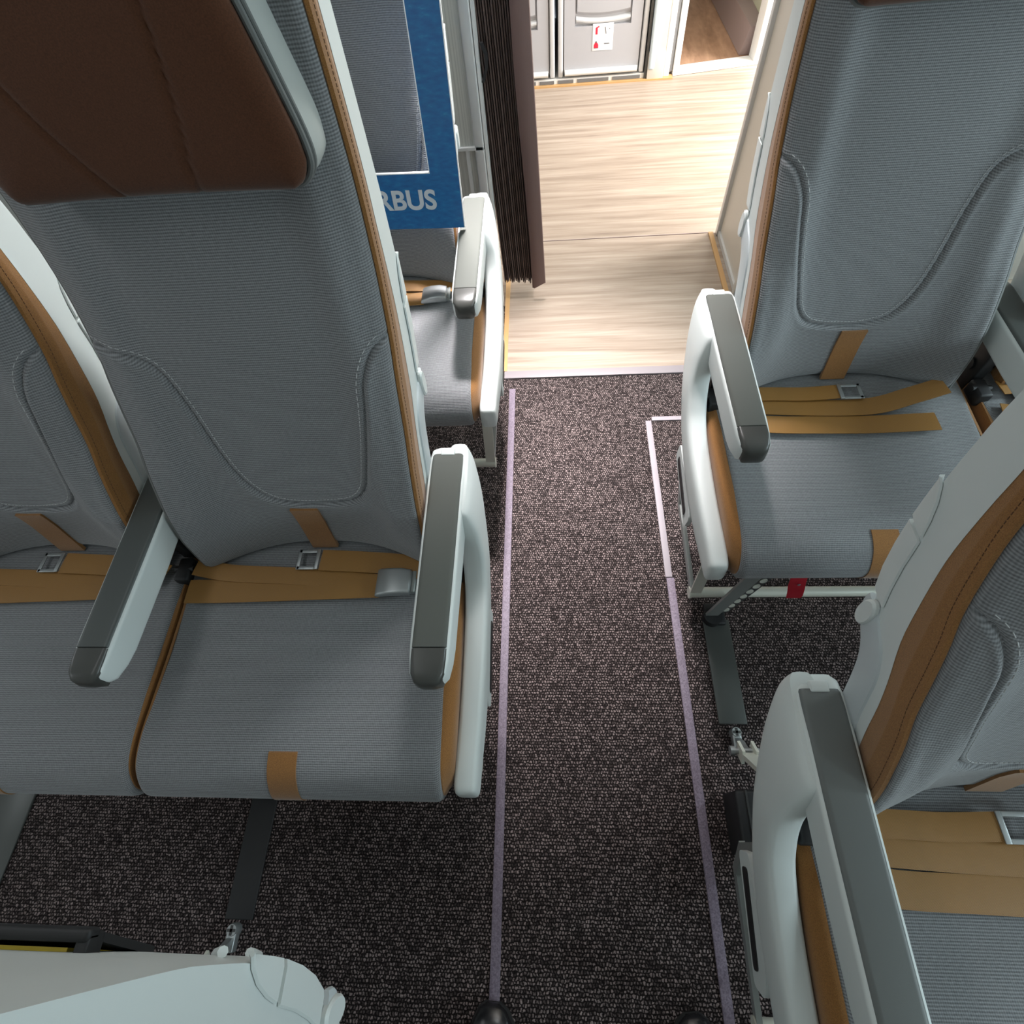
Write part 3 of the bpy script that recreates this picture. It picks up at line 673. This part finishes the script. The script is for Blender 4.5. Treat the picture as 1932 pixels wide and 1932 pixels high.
# curtain
def curtain():
    x0, x1 = -.160, -.062; y0 = 1.755; n = 16; pts = []
    for i in range(n):
        x = x0 + (x1 - x0) * i / (n - 1); j_ = .004 * math.sin(i * 2.1)
        pts += [(x, y0 + .02), (x + .0007, y0 + j_ + .002), (x + .0020, y0 + j_), (x + .0042, y0 + j_ + .001), (x + .0052, y0 + j_ + .004), (x + .0056, y0 + .02)]
    rings = []
    for k in range(9):
        z = .075 + (2.1 - .075) * k / 8; f = 1 - .10 * (k / 8)
        xo = -.0325 * (z - .08) / .77 * .7
        loop = [(xo + a, b2) for a, b2 in pts]; back = [(xo + x1 + .0056, y0 + .10), (xo + x0, y0 + .10)]
        rings.append([(a, b2, z + (.006 * math.sin(a * 300) - .004 * (a - x0) / .1 if k == 0 else 0)) for a, b2 in loop + back])
    root = MB().loft(rings).build('curtain', M['curtain'], smooth=False)
    tag(root, 'dark brown pleated curtain gathered at the edge of the wood floor', 'curtain')
    # leading hem: broad flat fold
    rings = []
    for k in range(13):
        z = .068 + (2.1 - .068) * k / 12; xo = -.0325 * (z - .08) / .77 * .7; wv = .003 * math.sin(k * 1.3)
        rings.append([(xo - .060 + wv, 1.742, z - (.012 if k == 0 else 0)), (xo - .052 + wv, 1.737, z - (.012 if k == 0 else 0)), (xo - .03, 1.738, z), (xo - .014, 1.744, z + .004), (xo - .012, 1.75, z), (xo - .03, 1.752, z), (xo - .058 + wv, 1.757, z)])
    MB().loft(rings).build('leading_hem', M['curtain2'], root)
    MB().loft([[(-.168 + dx, 1.735, .70 + dz), (-.160 + dx, 1.735, .70 + dz), (-.160 + dx, 1.745, .70 + dz), (-.168 + dx, 1.745, .70 + dz)] for dx, dz in ((0, 0), (.012, .03), (.014, .06), (.004, .085))]).build('tie_strap', M['black'], root)
curtain()
# photo frame board
def board():
    o = empty('photo_frame_board', (-.194, 1.238, .611)); tag(o, 'blue photo frame board with white lettering standing on the armrests', 'sign')
    W, H, lean = .60, .80, math.atan(.085)
    o.rotation_euler = (-lean, .027, 0)
    bx, bz = .062, .119; mb = MB(); t = .006
    mb.box(-W, 0, 0, t, 0, bz).box(-bx, 0, 0, t, bz, H).box(-W, -W + bx, 0, t, bz, H).box(-W + bx, -bx, 0, t, H - .13, H)
    bd = mb.build('printed_face', M['blue'], o, smooth=False)
    e = .0022
    mb = MB().box(0, e, -.001, t + .001, 0, H).box(-W - e, -W, -.001, t + .001, 0, H).box(-W - e, e, -.001, t + .001, H, H + e)
    mb.box(-bx - .002, -bx, .0, t + .0005, bz, H - .13).box(-W + bx, -W + bx + .002, 0, t + .0005, bz, H - .13).box(-W + bx, -bx, -.0008, t + .0005, bz, bz + .0022)
    mb.build('cut_edge', M['label'], o, smooth=False)
    c = bpy.data.curves.new('lettering', 'FONT'); c.body = 'AIRBUS'; c.size = .058; c.extrude = .0004; c.offset = .0016; c.space_character = 1.02
    c.align_x = 'RIGHT'; tmp = bpy.data.objects.new('tmp', c); COL.objects.link(tmp)
    dg = bpy.context.evaluated_depsgraph_get(); me = bpy.data.meshes.new_from_object(tmp.evaluated_get(dg)); bpy.data.objects.remove(tmp)
    me.materials.clear(); me.materials.append(M['print_white'])
    l = bpy.data.objects.new('lettering', me); COL.objects.link(l); l.parent = o; l.rotation_euler = (math.pi / 2, 0, 0); l.location = (-.056, -.0006, .045)
board()

# ------------------------------------------------------------------ galley
YC = 3.43
def cart(x0, x1, label):
    o = empty('galley_cart', ((x0 + x1) / 2, YC, 0)); tag(o, label, 'trolley', 'grey galley trolleys under the counter')
    h = (x1 - x0) / 2
    MB().box(-h, h, .03, .75, .03, 1.0, bev=.006).build('body', M['cart_frame'], o)
    # door with recessed handle pocket
    dx = h - .030
    d = MB().box(-dx, dx, .005, .03, .055, .235).box(-dx, -h * .62, .005, .03, .235, .36).box(h * .62, dx, .005, .03, .235, .36).box(-dx, dx, .005, .03, .36, .97).box(-dx, dx, .02, .03, .2, .4)
    dr = d.build('door', M['cart'], o, smooth=False)
    rings = []
    for k in range(13):
        t = -1 + 2 * k / 12; wv = .012 * t * t; x = t * h * .60
        rings.append([(x, .019, .232 + wv), (x, .004, .246 + wv), (x, .003, .252 + wv), (x, .019, .262 + wv)])
    MB().loft(rings).build('handle_lip', M['cart_light'], dr)
    rings = []
    for k in range(13):
        t = -1 + 2 * k / 12; x = t * h * .58
        rings.append([(x, .019, .272 + .010 * t * t), (x, .004, .285 + .01 * t * t), (x, .002, .36), (x, .019, .36)])
    MB().loft(rings).build('handle_flap', M['cart'], dr)
    for sg in (-1, 1):
        MB().box(min(sg * h, sg * (h - .024)), max(sg * h, sg * (h - .024)), -.002, .03, .032, .99, bev=.006).build('corner_rail', M['cart_light'], o)
    MB().tube([(-dx + .004, -.004, .052), (dx - .004, -.004, .052)], .013, 14).build('bumper', M['galley'], o)
    for sx in (-1, 1):
        for yy in (.12, .62): MB().tube([(sx * (h - .05) - .012, yy, .03), (sx * (h - .05) + .012, yy, .03)], .03, 16).build('caster', M['black'], o)
    return o
c1 = cart(.066, .500, 'grey galley trolley with a white pictogram label on its door')
c2 = cart(-.385, .049, 'grey galley trolley beside the brown curtain, without a label')
# pictogram label
lab = MB().box(-.048, .052, 0, .0012, 0, .108, bev=.0005).build('label', M['label'], c1); lab.location = (.0, .0035, .135)
mb = MB().box(-.034, -.024, -.0008, 0, .066, .092).box(-.031, -.020, -.0008, 0, .092, .095).box(-.024, -.016, -.0008, 0, .094, .098); mb.build('extinguisher_mark', M['label_red'], lab, smooth=False)
MB().loft([[(-.040, -.0008, .012), (-.018, -.0008, .012), (-.018, -.0008, .024), (-.024, -.0008, .033), (-.034, -.0008, .033), (-.040, -.0008, .024)], [(-.040, 0, .012), (-.018, 0, .012), (-.018, 0, .024), (-.024, 0, .033), (-.034, 0, .033), (-.040, 0, .024)]]).build('extinguisher_mark', M['label_red'], lab, smooth=False)
mb = MB().bar((.012, -.0008, .094), (.018, -.0008, .066), .0025, .0012).box(.032, .035, -.0008, 0, .084, .088).box(.010, .036, -.0008, 0, .026, .029).box(-.040, -.018, -.0008, 0, .010, .012).box(-.033, -.026, -.0008, 0, .033, .038)
mb.build('dark_mark', M['label_dark'], lab, smooth=False)
g = tag(MB().box(-2.2, .515, YC - .003, YC + .78, 0, .028).build('trim_17', M['galley'], smooth=False), kind='structure')
for i, (a, b2) in enumerate(((-.30, -.19), (-.17, -.05), (-.03, .045), (.065, .145), (.165, .325), (.345, .485))):
    MB().box(a, b2, YC - .006, YC - .002, .008, .022).build('vent', M['vent'], g, smooth=False)
plane_box('wall_galley', -2.2, .515, YC - .03, YC + .80, 1.03, 2.2, M['galley'])
plane_box('wall_galley', -2.2, -.40, YC + .03, YC + .78, .028, 1.03, M['galley'])
plane_box('trim_18', .504, .516, YC - .012, YC + .78, 0, 1.03, M['dark'])
plane_box('wall_galley', -2.3, .53, 4.25, 4.3, 0, 2.2, M['galley'])
o = MB().box(.520, .552, 3.405, 3.46, .045, 2.15, bev=.010).build('trim_13', M['paleblue']); tag(o, kind='structure')
tag(MB().box(.518, .60, 3.412, 3.60, 0, .12, bev=.002).box(.552, .60, 3.42, 3.60, .12, 2.2).build('wall_galley', M['beige']), kind='structure')
tag(MB().box(-2.3, .52, 3.407, 3.43, -.01, .006).box(.52, .65, 3.407, 3.45, -.01, .006).build('trim_14', M['orange'], smooth=False), kind='structure')
# lavatory door frame
dr = empty('door_1', (.60, 3.46, 0)); tag(dr, kind='structure'); dr.rotation_euler = (0, 0, math.radians(8))
MB().box(0, .030, -.03, .04, 0, 2.1, bev=.003).build('jamb', M['frame'], dr)
MB().box(.030, .045, -.012, .06, .012, 2.1).build('seal', M['mauve'], dr, smooth=False)
MB().box(.030, .047, -.020, -.012, .02, 2.1).build('seal_edge', M['vent'], dr, smooth=False)
MB().box(.050, .082, -.025, .05, 0, 2.1, bev=.003).box(.47, .50, -.025, .05, 0, 2.1, bev=.003).box(.05, .50, -.03, .05, 0, .014, bev=.002).build('door_frame', M['galley'], dr)
tag(MB().box(.503, .513, 3.49, 3.62, 0, .01).build('trim_15', M['frame'], smooth=False), kind='structure')
plane_box('floor', .5, 2.3, 3.5, 5.2, -.06, -.002, M['wood2'])
fl = [o for o in COL.objects if o.name.startswith('floor')]
# lavatory interior: plinth and pale wall
tag(MB().loft([[(1.02, 3.62, 0), (1.30, 3.62, 0), (1.30, 4.9, 0), (.98, 4.9, 0)], [(1.05, 3.62, .12), (1.30, 3.62, .12), (1.30, 4.9, .12), (1.01, 4.9, .12)]]).build('trim_16', M['mauve'], smooth=False), kind='structure')
tag(MB().box(1.12, 1.35, 3.62, 4.9, .12, 2.2).build('wall_lavatory', M['sage'], smooth=False), kind='structure')
plane_box('wall_lavatory', .5, 2.3, 5.1, 5.15, 0, 2.2, M['galley'])
plane_box('wall_lavatory', .53, .60, 3.6, 5.1, 0, 2.2, M['beige'])
# wall right of the lavatory door
tag(MB().box(1.105, 1.24, 3.53, 3.66, 0, .12).box(1.10, 1.12, 3.52, 3.6, 0, 2.2, bev=.003).build('wall_galley', M['galley'], smooth=False), kind='structure')
tag(MB().box(1.12, 2.3, 3.54, 3.66, .12, 2.2).box(1.24, 2.3, 3.54, 3.66, 0, .12).build('wall_galley', M['beige'], smooth=False), kind='structure')
# ------------------------------------------------------------------ shoes
def shoe(x, y, rz, mirror, label):
    o = empty('shoe', (x, y, 0)); o.rotation_euler = (0, 0, rz); tag(o, label, 'shoe', 'pair of black leather shoes')
    # along y: toe at 0, heel at -.29
    st = [(-.003, .012, .012, .024), (-.012, .026, .012, .034), (-.03, .037, .012, .043), (-.06, .045, .012, .050), (-.10, .048, .012, .060), (-.14, .044, .012, .078), (-.19, .037, .012, .098), (-.24, .036, .012, .105), (-.275, .033, .012, .10), (-.290, .020, .014, .085)]
    rings = []
    for y_, w_, z0, z1 in st:
        cx = .006 * mirror * math.sin(min(1, -y_ / .12) * 3); rr = []
        for k in range(24):
            t = 2 * math.pi * k / 24; cs, sn = math.cos(t), math.sin(t)
            rr.append((cx + w_ * math.copysign(abs(cs) ** .8, cs), y_, (z0 + z1) / 2 + (z1 - z0) / 2 * math.copysign(abs(sn) ** .8, sn)))
        rings.append(rr)
    up = MB().loft(rings).build('upper', M['shoe'], o, sharp=70)
    # toe-cap welt
    arc = [(w_ * math.cos(t), -.052 - .012 * math.sin(t) ** 2 - .03 * abs(math.cos(t)), .030 + .0215 * math.sin(t)) for w_ in (.0405,) for t in [math.pi * k / 16 for k in range(17)]]
    MB().tube(arc, .0014, 8).build('toe_seam', M['sole'], up)
    rings = []
    for z in (0, .004, .013):
        loop = []
        for y_, w_, *_ in st: loop.append((w_ + .002 + .006 * mirror * math.sin(min(1, -y_ / .12) * 3), y_, z))
        for y_, w_, *_ in reversed(st): loop.append((-w_ - .002 + .006 * mirror * math.sin(min(1, -y_ / .12) * 3), y_, z))
        rings.append(loop)
    MB().loft(rings).build('sole', M['sole'], o)
shoe(-.128, -.243, math.radians(-4), 1, 'black leather shoe tip standing on the left floor strip')
shoe(.236, -.246, math.radians(6), -1, 'black leather shoe tip just inside the right floor strip')
